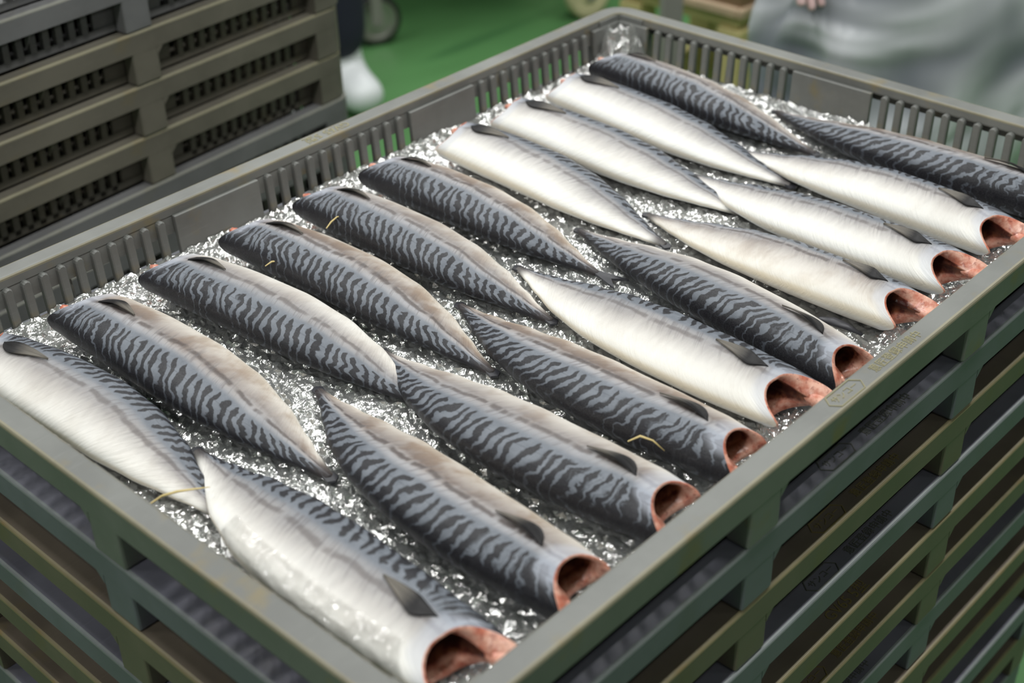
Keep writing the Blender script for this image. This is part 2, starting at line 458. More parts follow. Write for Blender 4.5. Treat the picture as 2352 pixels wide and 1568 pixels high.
# ------------------------------------------------------------------ mackerel
def skin_mat():
    t = NT('mackerel_skin'); s = t.attr('s'); th = t.attr('th'); seed = t.attr('seed'); br = t.attr('brown')
    sd = t.mul(seed, 37.0)
    p = t.comb(t.mul(s, 15), t.mul(th, 4.6), sd)
    n1 = t.noise(p, 1.0, 1, 0.5); n2 = t.noise(p, 2.4, 2, 0.55); n3 = t.noise(p, 7.0, 2, 0.6)
    nb = t.noise(t.comb(t.mul(s, 5), t.mul(th, 2), sd), 1.0, 2)
    freq = t.add(28.0, t.mul(t.math('FRACT', t.mul(seed, 7.3)), 6.0))
    ph = t.add(t.mul(s, freq), t.add(t.mul(t.sub(n1, 0.5), 1.7), t.mul(t.sub(n2, 0.5), 0.85)))
    ph = t.add(ph, t.mul(th, t.add(t.mul(t.math('FRACT', t.mul(seed, 3.7)), 2.6), 2.2)))
    w = t.math('SINE', t.mul(ph, 6.2832))
    w2 = t.math('SINE', t.add(t.mul(ph, 11.7), t.mul(n2, 5.0)))
    fine = t.mul(t.sub(1.0, t.ss(0.18, 0.50, t.add(s, t.mul(t.sub(nb, 0.5), 0.3)))), 0.85)
    w = t.add(t.mul(w, t.sub(1.0, t.mul(fine, 0.40))), t.mul(w2, t.mul(fine, 0.55)))
    lim = t.add(0.415, t.mul(t.sub(nb, 0.5), 0.10))
    d = t.sub(th, lim)                                     # < 0 on the back
    edge = t.ss(-0.075, 0.02, d)
    ridge = t.sub(1.0, t.ss(0.02, 0.21, th))
    headd = t.sub(1.0, t.ss(0.02, 0.16, s)); taild = t.ss(0.84, 0.97, s)
    v = t.add(t.sub(w, t.mul(edge, 1.9)), t.add(t.mul(ridge, 0.95), t.add(0.0, t.mul(t.sub(n2, 0.5), 0.7))))
    v = t.add(v, t.mul(t.sub(1.0, edge), t.add(t.mul(headd, 0.35), t.mul(taild, 0.9))))
    stripe = t.ss(-0.32, 0.30, v)
    light = t.mix(n2, lin(84, 89, 98), lin(124, 129, 137))
    light = t.mix(t.mul(ridge, 0.6), light, lin(56, 59, 68))
    thn = t.add(th, t.add(t.mul(t.sub(nb, 0.5), 0.10), t.mul(t.sub(t.noise(t.comb(t.mul(s, 70), t.mul(th, 5), sd), 1.0, 2), 0.5), 0.07)))
    side = t.ramp(thn, [(0.0, lin(112, 116, 126)), (0.42, lin(124, 125, 129)), (0.50, lin(146, 144, 145)), (0.58, lin(186, 183, 181)), (0.68, lin(222, 220, 216)), (0.80, lin(240, 239, 235))])
    brownc = t.ramp(thn, [(0.0, lin(112, 116, 126)), (0.44, lin(152, 151, 154)), (0.49, lin(150, 144, 142)), (0.53, lin(112, 99, 92)), (0.66, lin(144, 127, 113)), (0.80, lin(190, 177, 162)), (0.93, lin(230, 223, 210))])
    bst = t.noise(t.comb(t.mul(s, 11), t.mul(th, 2.2), sd), 1.0, 3, 0.6)
    side = t.mix(t.mul(br, t.add(0.75, t.mul(t.ss(0.38, 0.66, bst), 0.55))), side, brownc)
    c = t.mix(t.ss(-0.03, 0.035, d), light, side)
    c = t.mix(t.mul(stripe, 0.94), c, t.mix(n3, lin(20, 20, 24), lin(38, 35, 38)))
    # broken brown line below the stripes
    dl = t.math('ABSOLUTE', t.sub(t.add(th, t.mul(t.sub(n2, 0.5), 0.035)), t.add(lim, 0.075)))
    dash = t.ss(0.30, 0.50, t.noise(t.comb(t.mul(s, 34), 0.0, sd), 1.0, 1))
    c = t.mix(t.mul(t.mul(t.sub(1.0, t.ss(0.006, 0.030, dl)), dash), t.add(0.45, t.mul(br, 0.45))), c, lin(70, 60, 57))
    # fine dark hair streaks fading into the white side
    hs = t.noise(t.comb(t.add(t.mul(s, 95), t.mul(th, 16)), t.mul(th, 2.0), sd), 1.0, 2, 0.6)
    hz = t.mul(t.ss(-0.02, 0.02, d), t.sub(1.0, t.ss(0.03, 0.22, d)))
    c = t.mix(t.mul(t.mul(t.ss(0.48, 0.68, hs), hz), 0.55), c, lin(96, 92, 94))
    # pale bluish skin next to the cut
    col = t.mul(t.sub(1.0, t.ss(0.015, 0.06, t.add(s, t.mul(t.sub(n1, 0.5), 0.06)))), t.ss(0.15, 0.3, th))
    c = t.mix(t.mul(col, 0.45), c, lin(184, 188, 200))
    # faint thin line along the side
    ll = t.math('ABSOLUTE', t.sub(th, t.add(0.30, t.mul(t.sub(nb, 0.5), 0.06))))
    c = t.mix(t.mul(t.sub(1.0, t.ss(0.001, 0.006, ll)), 0.35), c, lin(50, 50, 56))
    # yellow tint along the belly seam, dark tail end
    c = t.mix(t.mul(t.ss(0.90, 0.99, th), 0.30), c, lin(205, 176, 110))
    c = t.mix(t.mul(t.ss(0.935, 0.985, s), 0.85), c, lin(52, 46, 46))
    net = t.noise(t.comb(t.mul(s, 330), t.mul(th, 120), sd), 1.0, 1)
    c = t.mix(t.mul(t.sub(net, 0.4), 0.10), c, lin(215, 218, 226))
    wr = t.noise(t.comb(t.add(t.mul(s, 75), t.mul(th, 12)), t.mul(th, 3.0), sd), 1.0, 3, 0.6)
    b = t.bump(t.add(t.mul(wr, t.ss(0.35, 0.6, th)), t.mul(net, 0.12)), 0.32, 0.0022)
    return t.done(t.pbr(c, t.add(0.34, t.mul(n2, 0.14)), 0.20, normal=b))
M_SKIN = skin_mat()
def flesh_mat():
    t = NT('raw_flesh'); P = t.obj(); q = t.attr('q')
    n = t.noise(P, 95, 3, 0.6); n2 = t.noise(P, 240, 2)
    face = t.mix(t.ss(0.35, 0.65, n), lin(222, 172, 152), lin(190, 112, 90))
    face = t.mix(t.mul(t.ss(0.55, 0.7, n2), 0.5), face, lin(120, 36, 34))
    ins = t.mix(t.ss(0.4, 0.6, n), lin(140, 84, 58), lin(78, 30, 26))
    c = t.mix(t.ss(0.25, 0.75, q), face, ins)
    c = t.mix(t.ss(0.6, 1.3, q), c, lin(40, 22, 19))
    return t.done(t.pbr(c, 0.28, 0.5, normal=t.bump(n2, 0.3, 0.001)))
M_FLESH = flesh_mat()
def fin_mat():
    t = NT('fin_membrane'); s = t.attr('s'); th = t.attr('th')
    n = t.noise(t.comb(t.mul(s, 3), t.mul(th, 40), 0.0), 1.0, 2)
    c = t.mix(t.ss(0.45, 0.85, t.add(s, t.mul(t.sub(n, 0.5), 0.25))), t.mix(n, lin(12, 12, 14), lin(40, 38, 40)), t.mix(n, lin(66, 62, 60), lin(132, 126, 116)))
    return t.done(t.pbr(c, 0.45, 0.25, normal=t.bump(n, 0.3, 0.001)))
M_FIN = fin_mat()
M_TAILFIN = simple('tail_fin', lin(44, 44, 50), 0.45, var=0.3, scale=90)
M_GUT = simple('yellow_shred', lin(196, 176, 118), 0.4, var=0.2, scale=60)

def add_attr(me, nm, vals):
    a = me.attributes.new(nm, 'FLOAT', 'POINT'); a.data.foreach_set('value', vals)

DEPTH = [(0, 0.80), (0.10, 0.88), (0.28, 0.97), (0.45, 1.0), (0.60, 0.94), (0.74, 0.73), (0.86, 0.43), (0.93, 0.235), (0.97, 0.15), (1.0, 0.10)]
THICK = [(0, 0.90), (0.08, 0.98), (0.25, 1.0), (0.45, 0.94), (0.60, 0.78), (0.74, 0.55), (0.86, 0.33), (0.94, 0.20), (1.0, 0.13)]
NR, NS = 84, 56
FISH_SURF = {}
def make_fish(name, head, tail, dors, label, group, depth=0.046, thick=0.0212, bend=0.0, roll=10, seed=0.5, brown=0.4, cut=0.020, fin=1, wob=0.0, opening=True, sbend=0.0, tail_fin=False, z0=FILM_Z + 0.0028, vent=1.0):
    """dors = +1 when the back faces +x (towards the lens), -1 when the belly does."""
    H = V((head[0], head[1], 0)); T = V((tail[0], tail[1], 0)); ax = (T - H); Ln = ax.length; ax.normalize()
    sd = V((-ax.y, ax.x, 0))
    if sd.x * dors < 0: sd = -sd
    base = (H + T) / 2
    root = empty(name, (base.x, base.y, ZR + z0)); tag(root, label, 'fish', group)
    def centre(s):
        return H + ax * (Ln * s) + sd * (bend * math.sin(math.pi * s) + sbend * math.sin(2 * math.pi * s)) - base
    def frame(s):
        t_ = (centre(min(1, s + 0.01)) - centre(max(0, s - 0.01))).normalized()
        d_ = V((-t_.y, t_.x, 0))
        if d_.dot(sd) < 0: d_ = -d_
        return t_, d_
    ro = math.radians(roll)
    def surf(s, phi, k=1.0, inset=0.0, extra_back=0.0):
        c = centre(s); t_, d_ = frame(s)
        a = depth * interp(DEPTH, s); b = thick * interp(THICK, s)
        b_up = b * 1.0
        cp, sp = math.cos(phi), math.sin(phi)
        # back is fuller than the belly edge
        u = a * (abs(cp) ** 0.92) * (1 if cp > 0 else -1)
        ww = b * (abs(sp) ** (0.86)) * (1 if sp > 0 else -1)
        if cp < 0: ww *= 1 - 0.22 * abs(cp)            # thin belly flaps
        if cp < 0: u *= vent
        L_ = math.hypot(u, ww)
        if inset and L_ > 0:
            f = max(0.15, 1 - inset / L_); u *= f; ww *= f
        # roll about the long axis
        rr = ro * sstep(1.0, 0.75, s)
        uu = u * math.cos(rr) - ww * math.sin(rr); wz = ww * math.cos(rr) + u * math.sin(rr)
        z = math.sqrt((b * math.cos(rr)) ** 2 + (0.75 * a * math.sin(rr)) ** 2) * 0.985 + wz
        # settle on the film, flattening underneath
        if z < 0.0: z = 0.0 + (z) * 0.05
        back = cut * (max(0, sp) ** 1.4 * 1.0 + max(0, -sp) ** 1.4 * 1.0) * sstep(0.22, 0.0, s)
        back -= 0.006 * max(0, cp) ** 3 * sstep(0.22, 0.0, s) * (1 if dors < 0 else 0.4)
        back += 0.012 * max(0, -cp) * sstep(0.22, 0.0, s) * (1 if dors < 0 else 0.3)
        ripple = wob * math.sin(s * 22 + seed * 30) * max(0, -cp) ** 3
        pt = c + d_ * (uu + ripple) + t_ * (back + extra_back); pt.z = max(z, 0.0003)
        return pt
    vs, S, TH_ = [], [], []
    for i in range(NR + 1):
        s = (i / NR); s = s * 0.85 + 0.15 * s * s
        for j in range(NS):
            phi = 2 * math.pi * j / NS
            vs.append(surf(s, phi)); S.append(s)
            th = phi / math.pi if phi <= math.pi else 2 - phi / math.pi
            TH_.append(th)
    fs = []
    for i in range(NR):
        for j in range(NS):
            k = (j + 1) % NS; fs.append((i * NS + j, i * NS + k, (i + 1) * NS + k, (i + 1) * NS + j))
    tip = len(vs); vs.append(surf(1.0, 0) * 0.5 + surf(1.0, math.pi) * 0.5 + frame(1.0)[0] * 0.003); S.append(1.0); TH_.append(0.2)
    for j in range(NS): fs.append((NR * NS + j, NR * NS + (j + 1) % NS, tip))
    me = mesh('body', vs, fs, [M_SKIN], True)
    add_attr(me, 's', S); add_attr(me, 'th', TH_); add_attr(me, 'seed', [seed] * len(vs)); add_attr(me, 'brown', [brown] * len(vs))
    obj('body', me, root)
    # flesh: cut rim plus the emptied belly cavity
    vs, Q, fs = [], [], []
    rings = [(0.0, 0.0, 0.0, 0.0), (0.0, 0.25, 0.0, 0.0), (0.004, 1.0, 0.15, 0.004), (0.06, 1.15, 0.9, 0.0), (0.16, 1.35, 1.5, 0.0), (0.30, 1.9, 2.0, 0.0)]
    for s, ins, q, eb in rings:
        for j in range(NS):
            phi = 2 * math.pi * j / NS; cp = math.cos(phi)
            wall = 0.0046 + 0.0125 * max(0, cp) ** 1.5 + 0.0015 * noise.noise(V((phi * 2, seed * 9, s * 20)))
            vs.append(surf(s, phi, inset=max(0.0004, wall * ins) if ins else 0.0, extra_back=eb - (0.0015 if ins == 0.25 else 0))); Q.append(q)
    m = len(rings)
    for i in range(m - 1):
        for j in range(NS):
            k = (j + 1) % NS; fs.append((i * NS + j, (i + 1) * NS + j, (i + 1) * NS + k, i * NS + k))
    fs.append([(m - 1) * NS + j for j in range(NS)])
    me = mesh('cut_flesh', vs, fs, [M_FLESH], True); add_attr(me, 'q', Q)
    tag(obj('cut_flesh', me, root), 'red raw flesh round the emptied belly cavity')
    # spine end standing out of the cut
    t_, d_ = frame(0.0)
    q0 = surf(0.0, 0.0, inset=0.013); spx = 0.012 if dors < 0 else 0.008
    if dors > 0 and head[1] < 0.3: q0 = surf(0.0, 0.75, inset=0.005, extra_back=-0.0095); spx = 0.0080
    bm = bmesh.new(); bmesh.ops.create_uvsphere(bm, u_segments=12, v_segments=8, radius=1)
    rr = random.Random(int(seed * 1000))
    for v in bm.verts:
        w = 1 + 0.25 * noise.noise(v.co * 2 + V((seed * 20, 0, 0)))
        v.co = q0 + t_ * (v.co.x * spx * 1.2 * w + 0.011) + d_ * (v.co.y * spx * 0.55 * w) + V((0, 0, 1)) * (v.co.z * spx * 0.42 * w)
        v.co.z = max(v.co.z, 0.0008)
    me = bpy.data.meshes.new('spine_end'); bm.to_mesh(me); bm.free(); me.materials.append(M_FLESH)
    add_attr(me, 'q', [0.0] * len(me.vertices))
    tag(obj('spine_end', me, root, smooth=True), 'salmon-coloured stub of spine at the cut')
    # pectoral fin lying on the flank
    if fin:
        vs, fs, S, TT = [], [], [], []
        n = 12; mrow = 5; s0, s1 = (0.062, 0.062 + 0.185 * fin) if dors > 0 else (0.045, 0.28); fw = 0.34 if dors > 0 else 0.30
        for layer in (0, 1):
            for i in range(n + 1):
                f = i / n; w = 0.06 + 0.95 * math.sin(math.pi * f ** 0.75) * (1.0 - 0.15 * f)
                for j in range(mrow):
                    g = j / (mrow - 1) - 0.5
                    phi = math.pi * 0.47 + (g + 0.5) * w * fw + (0.10 * f if dors > 0 else 0.02 * f - 0.10)
                    s = s0 + (s1 - s0) * f
                    pt = surf(s, phi)
                    ct = centre(s); out = (pt - V((ct.x, ct.y, thick * 0.5))); out.normalize()
                    lift = 0.0010 + 0.0055 * math.sin(math.pi * f * 0.9) * (0.9 - 0.7 * (g + 0.5)) + 0.0005 * math.sin(g * 40)
                    vs.append(pt + out * (lift - (0.0008 if layer else 0))); S.append(f); TT.append(g)
        off = (n + 1) * mrow
        for i in range(n):
            for j in range(mrow - 1):
                a = i * mrow + j
                fs.append((a, a + 1, a + mrow + 1, a + mrow)); fs.append((off + a, off + a + mrow, off + a + mrow + 1, off + a + 1))
        ring = [i * mrow for i in range(n + 1)] + [n * mrow + j for j in range(1, mrow)] + [i * mrow + mrow - 1 for i in range(n - 1, -1, -1)] + [j for j in range(mrow - 2, 0, -1)]
        for k in range(len(ring)):
            a, b = ring[k], ring[(k + 1) % len(ring)]; fs.append((b, a, off + a, off + b))
        me = mesh('pectoral_fin', vs, fs, [M_FIN], True); add_attr(me, 's', S); add_attr(me, 'th', TT)
        tag(obj('pectoral_fin', me, root), 'dark grey pectoral fin folded against the flank')
    # stub of the tail fin
    t_, d_ = frame(1.0); e_ = surf(1.0, 0) * 0.5 + surf(1.0, math.pi) * 0.5; r_ = depth * 0.11
    vs, fs = [], []
    L2 = 0.030 if tail_fin else 0.0075
    for z in (0.0022, 0.0044):
        if tail_fin: pts = [(0, -r_ * .8), (L2, -0.011), (L2 * 0.55, -0.001), (L2, 0.010), (0, r_ * .8)]
        else: pts = [(-0.004, -r_ * 1.0), (L2 * .6, -r_ * 1.25), (L2, 0.0), (L2 * .55, r_ * 1.2), (-0.004, r_ * 1.0)]
        for a, b in pts: p_ = e_ + t_ * a + d_ * b; vs.append((p_.x, p_.y, z + (0.0 if a <= 0 else -0.0012)))
    for i in range(5): j = (i + 1) % 5; fs.append((i, j, 5 + j, 5 + i))
    fs += [(2, 1, 0), (0, 4, 3, 2), (5, 6, 7), (7, 8, 9, 5)]
    obj('tail_fin', mesh('tail_fin', vs, fs, [M_TAILFIN]), root)
    FISH_SURF[label] = (root, surf, centre)
    return root

GL, GR = 'mackerel of the left row', 'mackerel of the right row'
# left row, heads at the left wall: name data = head, tail, back side, label
LEFT = [
 ((0.9409, 0.067), (0.9242, 0.3791), -1, 'white-bellied mackerel half hidden by the front left rim, nearest of the left row', dict(seed=.11, brown=.25, roll=1, bend=0.0108, depth=0.0370)),
 ((0.8410, 0.067), (0.8398, 0.4050), 1, 'striped mackerel with cream flank, second from the front left rim in the left row', dict(seed=.23, brown=.75, roll=5, bend=-0.0044, depth=0.0408)),
 ((0.7481, 0.067), (0.7250, 0.3957), 1, 'striped mackerel with a row of dark dots, third in the left row, dried tail nub', dict(seed=.37, brown=.35, roll=5, bend=-0.0060, depth=0.0394)),
 ((0.6561, 0.067), (0.6555, 0.4021), 1, 'striped mackerel with a long brown side line, fourth in the left row', dict(seed=.41, brown=.8, roll=5, bend=-0.0099, depth=0.0383)),
 ((0.5630, 0.067), (0.5619, 0.3857), 1, 'striped mackerel with bright blue-grey bars, fifth in the left row', dict(seed=.53, brown=.6, roll=5, bend=-0.0033, depth=0.0378)),
 ((0.4746, 0.067), (0.4713, 0.3638), 1, 'striped mackerel with small forked tail fin, sixth in the left row', dict(seed=.62, brown=.8, roll=5, tail_fin=True, bend=-0.0035, depth=0.0375)),
 ((0.3737, 0.067), (0.3874, 0.3789), -1, 'white-bellied mackerel with fan-shaped black fin, nearest of the three white ones in the left row', dict(seed=.71, brown=.1, roll=1, bend=0.0041, depth=0.0369)),
 ((0.2868, 0.067), (0.2863, 0.3997), -1, 'white-bellied mackerel, middle of the three white ones in the left row', dict(seed=.83, brown=.15, roll=1, bend=-0.0027, depth=0.0369)),
 ((0.1916, 0.067), (0.2029, 0.4002), -1, 'white-bellied mackerel beside the rearmost striped one, left row', dict(seed=.92, brown=.1, roll=1, bend=-0.0042, depth=0.0368)),
 ((0.1012, 0.067), (0.1230, 0.3790), 1, 'striped mackerel at the back corner, rearmost of the left row', dict(seed=.07, brown=.7, roll=5, bend=-0.0004, depth=0.0366)),
]
RIGHT = [
 ((0.9230, 0.650), (0.8878, 0.3019), -1, 'white-bellied mackerel at the front corner, nearest of the right row', dict(seed=.15, brown=.15, roll=1, cut=.034, bend=-0.0130, depth=0.0415)),
 ((0.8212, 0.648), (0.7703, 0.3111), 1, 'striped mackerel with open belly cut, second from the front corner in the right row', dict(seed=.29, brown=.85, roll=5, bend=0.0192, depth=0.0384)),
 ((0.7174, 0.648), (0.6959, 0.3094), 1, 'striped mackerel touching the dried tail nub of another, third in the right row', dict(seed=.33, brown=.6, roll=5, bend=0.0175, depth=0.0407)),
 ((0.6319, 0.648), (0.5968, 0.3066), 1, 'striped mackerel with speckled brown flank, fourth in the right row', dict(seed=.47, brown=.9, roll=5, bend=0.0182, depth=0.0376)),
 ((0.5495, 0.648), (0.5128, 0.3017), -1, 'white-bellied mackerel between two striped ones, fifth in the right row', dict(seed=.58, brown=.2, roll=1, cut=.034, bend=-0.0137, depth=0.0378)),
 ((0.4817, 0.648), (0.4193, 0.2974), 1, 'striped mackerel between white-bellied ones, sixth in the right row', dict(seed=.66, brown=.45, roll=5, bend=0.0006, depth=0.0356)),
 ((0.3740, 0.648), (0.3501, 0.3292), -1, 'greyish mackerel with mottled side and black pelvic fin, seventh in the right row', dict(seed=.74, brown=.5, roll=-6, cut=.032, bend=-0.0063, depth=0.0352)),
 ((0.2885, 0.648), (0.2501, 0.3082), -1, 'white-bellied mackerel with a dotted back edge, eighth in the right row', dict(seed=.79, brown=.15, roll=1, cut=.034, bend=-0.0140, depth=0.0359)),
 ((0.2006, 0.648), (0.1703, 0.3141), -1, 'white-bellied mackerel beside the striped one at the back wall, ninth in the right row', dict(seed=.88, brown=.2, roll=1, cut=.032, bend=0.0006, depth=0.0350)),
 ((0.0979, 0.648), (0.0580, 0.2866), 1, 'striped mackerel along the back wall, rearmost of the right row', dict(seed=.96, brown=.8, roll=5, bend=0.0160, depth=0.0356)),
]
for h, tl, dr, lab, kw in LEFT: make_fish('mackerel', h, tl, dr, lab, GL, **kw)
for h, tl, dr, lab, kw in RIGHT: make_fish('mackerel', h, tl, dr, lab, GR, **kw)

# shreds and threads left on some fish
def shred(lab, pts, r=0.0008, nm='yellow_shred', lb='thin yellow shred of gut', mat=None):
    root = FISH_SURF[lab][0]; L0 = root.location
    bm = bmesh.new(); rings = []
    P = [V(p) - V((L0.x, L0.y, L0.z - ZR)) for p in pts]
    for i, p in enumerate(P):
        t_ = (P[min(i + 1, len(P) - 1)] - P[max(i - 1, 0)]).normalized(); a = t_.cross(V((0, 0, 1))).normalized(); b = a.cross(t_)
        k = r * (1 - 0.6 * abs(2 * i / (len(P) - 1) - 0.8))
        rings.append([bm.verts.new(p + (a * math.cos(q) * 1.6 + b * math.sin(q)) * k) for q in [j * math.pi / 3 for j in range(6)]])
    for A, B in zip(rings, rings[1:]):
        for j in range(6): bm.faces.new((A[j], A[(j + 1) % 6], B[(j + 1) % 6], B[j]))
    bm.faces.new(rings[0]); bm.faces.new(rings[-1])
    tag(obj(nm, bm, root, [mat or M_GUT], True), lb)
shred(LEFT[0][3], [(0.956, 0.338, -0.040), (0.949, 0.345, -0.033), (0.941, 0.354, -0.029), (0.932, 0.362, -0.028), (0.922, 0.368, -0.029)], 0.0010)
shred(RIGHT[2][3], [(0.684, 0.572, -0.022), (0.678, 0.579, -0.017), (0.674, 0.588, -0.019), (0.671, 0.597, -0.026)])
shred(LEFT[2][3], [(0.691, 0.146, -0.026), (0.686, 0.150, -0.022), (0.679, 0.153, -0.023), (0.674, 0.158, -0.026)])
shred(LEFT[3][3], [(0.606, 0.134, -0.026), (0.600, 0.135, -0.021), (0.593, 0.136, -0.018), (0.587, 0.138, -0.019)])
shred(RIGHT[6][3], [(0.417, 0.572, -0.041), (0.416, 0.585, -0.039), (0.414, 0.598, -0.040), (0.411, 0.612, -0.044)], 0.0038, 'pelvic_fin', 'small black pelvic fin at the belly edge', M_TAILFIN)

# ------------------------------------------------------------------ loose flap of film over the nearest fish
def flap():
    root, surf, centre = FISH_SURF[RIGHT[0][3]]; L0 = root.location
    n, m = 40, 26; vs = []; rnd = random.Random(5)
    for i in range(n + 1):
        s = 0.06 + 0.62 * i / n
        for j in range(m + 1):
            g = j / m; phi = math.pi * (0.66 + 0.36 * g) 
            p = surf(s, min(phi, math.pi * 1.0)); c = centre(s) + V((0, 0, 0.02))
            out = (p - c); out.z = max(out.z, 0.002); out.normalize()
            k = 0.0016 + 0.0012 * noise.noise(V((s * 26, g * 5, 2))) + 0.0005 * rnd.random()
            q = p + out * k
            if phi > math.pi: q = p + out * (k + 0.012 * (phi - math.pi)); 
            vs.append(q + L0)
    fs = [(i * (m + 1) + j, (i + 1) * (m + 1) + j, (i + 1) * (m + 1) + j + 1, i * (m + 1) + j + 1) for i in range(n) for j in range(m)]
    tag(obj('film_flap', mesh('film_flap', vs, fs, [M_FLAP], True)), 'loose glossy flap of clear film over the belly of the nearest right-row mackerel', 'plastic film')
def flap_mat():
    t = NT('clear_film_flap'); P = t.obj()
    b = t.bump(t.noise(t.mapv(P, (30, 55, 30)), 1.0, 3, 0.5, 1.0), 0.6, 0.004)
    tr = t.n.new('ShaderNodeBsdfTransparent'); gl = t.n.new('ShaderNodeBsdfGlossy'); gl.inputs['Roughness'].default_value = 0.07
    t.t.links.new(b, gl.inputs['Normal'])
    fr = t.n.new('ShaderNodeFresnel'); fr.inputs[0].default_value = 1.5; t.t.links.new(b, fr.inputs['Normal'])
    m = t.n.new('ShaderNodeMixShader'); t.put(m.inputs[0], t.math('MULTIPLY_ADD', fr.outputs[0], 0.9, 0.0, clamp=True))
    t.t.links.new(tr.outputs[0], m.inputs[1]); t.t.links.new(gl.outputs[0], m.inputs[2])
    return t.done(m.outputs[0])
M_FLAP = flap_mat()
flap()

# ------------------------------------------------------------------ things behind: lamps' housings, trolley, post, bin on its stand
M_STEEL = simple('brushed_steel', lin(168, 164, 160), 0.38, 0.7, var=0.08, scale=30)
M_ZINC = simple('galvanised_grey', lin(150, 146, 142), 0.5, 0.25, var=0.1, scale=20)
M_RUBBER = simple('black_rubber', lin(34, 36, 34), 0.55)
M_NYLON = simple('cream_nylon', lin(196, 190, 150), 0.45)
M_RUST = simple('rusty_brown_sheet', lin(128, 104, 78), 0.55, 0.15, var=0.4, scale=14)
M_RUSTLIP = simple('rusty_pale_lip', lin(184, 160, 134), 0.5, 0.1, var=0.25, scale=25)
M_CREAM = simple('cream_painted_wood', lin(190, 178, 122), 0.6, var=0.15, scale=10)
M_DECK = simple('trolley_deck_green', lin(62, 84, 66), 0.5)
M_WHITE = simple('lamp_housing_white', lin(225, 226, 224), 0.5)
for k, (lx, ly) in enumerate(LAMPS):
    r = empty('ceiling_or_fill_fixture', (lx, ly, 2.875)); tag(r, 'long white fluorescent or added fill lamp fixture hung from the hall ceiling', 'lamp', 'ceiling lamps')
    bm = bmesh.new(); box(bm, -0.66, 0.66, -0.11, 0.11, 0.0, 0.06, 0.01); obj('housing', bm, r, [M_WHITE])
    for sx in (-0.5, 0.5):
        bm = bmesh.new(); box(bm, sx - 0.008, sx + 0.008, -0.008, 0.008, 0.05, 0.325); obj('hanger', bm, r, [M_STEEL])

def cyl(bm, c, axis, r, h, n=32, r2=None):
    axis = V(axis).normalized(); q = V((0, 0, 1)).rotation_difference(axis).to_matrix().to_4x4()
    bmesh.ops.create_cone(bm, cap_ends=True, segments=n, radius1=r, radius2=r if r2 is None else r2, depth=h, matrix=Matrix.Translation(V(c)) @ q)
def lathe_bm(prof, n=40):
    bm = bmesh.new(); rings = []
    for r, y in prof: rings.append([bm.verts.new((r * math.cos(2 * math.pi * i / n), y, r * math.sin(2 * math.pi * i / n))) for i in range(n)])
    for A, B in zip(rings, rings[1:]):
        for i in range(n): bm.faces.new((A[i], A[(i + 1) % n], B[(i + 1) % n], B[i]))
    return bm
def caster(root, lx, ly, r, rz, tyre, hub, zdeck):
    # a wheel whose axle lies along local y after turning by rz, hung in a fork
    def put(nm, bm, mats, par=root):
        o = obj(nm, bm, par, mats, True); return o
    w = put('wheel', lathe_bm([(r * .80, -.018), (r * .97, -.018), (r, -.012), (r, .012), (r * .97, .018), (r * .80, .018), (r * .80, -.018)]), [tyre])
    w.location = (lx, ly, r); w.rotation_euler = (0, 0, rz)
    h = obj('hub', lathe_bm([(0.001, -.020), (r * .16, -.020), (r * .20, -.013), (r * .50, -.004), (r * .72, -.012), (r * .81, -.019), (r * .81, .019), (r * .72, .012), (r * .2, .013), (0.001, .02)]), w, [hub], True)
    f = bmesh.new()
    for sy in (-1, 1): box(f, -0.016, 0.016, sy * 0.027 - 0.002, sy * 0.027 + 0.002, -0.015, zdeck - r - 0.004)
    box(f, -0.045, 0.045, -0.04, 0.04, zdeck - r - 0.008, zdeck - r, 0.002)
    cyl(f, (0, 0, 0), (0, 1, 0), 0.007, 0.062, 12)
    fo = obj('fork', f, root, [M_ZINC]); fo.location = (lx, ly, r); fo.rotation_euler = (0, 0, rz)
# trolley: deck axis from the near wheel to the cream one
A_, B_ = V((-1.20, -1.86, 0)), V((-1.75, -1.53, 0)); ax = (B_ - A_); Lt = ax.length; ang = math.atan2(ax.y, ax.x)
tr = empty('trolley', (A_.x, A_.y, 0), ang); tag(tr, 'low platform trolley on swivel wheels standing on the green floor', 'trolley')
face = math.atan2(1.0986 + 1.86, 1.3548 + 1.2) - math.pi / 2 - ang
zd = 0.52
caster(tr, 0, 0, 0.074, face + 0.25, M_RUBBER, M_STEEL, zd); caster(tr, Lt, 0, 0.074, face + 0.5, M_NYLON, M_NYLON, zd)
caster(tr, 0, 0.46, 0.074, face, M_RUBBER, M_STEEL, zd); caster(tr, Lt, 0.46, 0.074, face, M_NYLON, M_NYLON, zd)
bm = bmesh.new(); box(bm, -0.09, Lt + 0.09, -0.07, 0.55, zd, zd + 0.035, 0.006); obj('deck', bm, tr, [M_DECK])
for y_ in (0.0, 0.48):
    bm = bmesh.new(); cyl(bm, (Lt + 0.06, y_, zd + 0.42), (0, 0, 1), 0.014, 0.80, 14); obj('handle_post', bm, tr, [M_STEEL])
bm = bmesh.new(); cyl(bm, (Lt + 0.06, 0.24, zd + 0.82), (0, 1, 0), 0.014, 0.50, 14); obj('handle_bar', bm, tr, [M_STEEL])
# steel post
pr = empty('steel_post', (-0.86, -0.555, 0), math.radians(45)); tag(pr, 'pale grey square steel post standing behind the back corner of the fish tray', 'post')
bm = bmesh.new(); box(bm, -0.031, 0.031, -0.02, 0.02, 0.01, 2.2, 0.003, 2); obj('tube', bm, pr, [M_ZINC])
bm = bmesh.new(); box(bm, -0.08, 0.08, -0.08, 0.08, 0.0, 0.012, 0.003); obj('foot_plate', bm, pr, [M_ZINC])
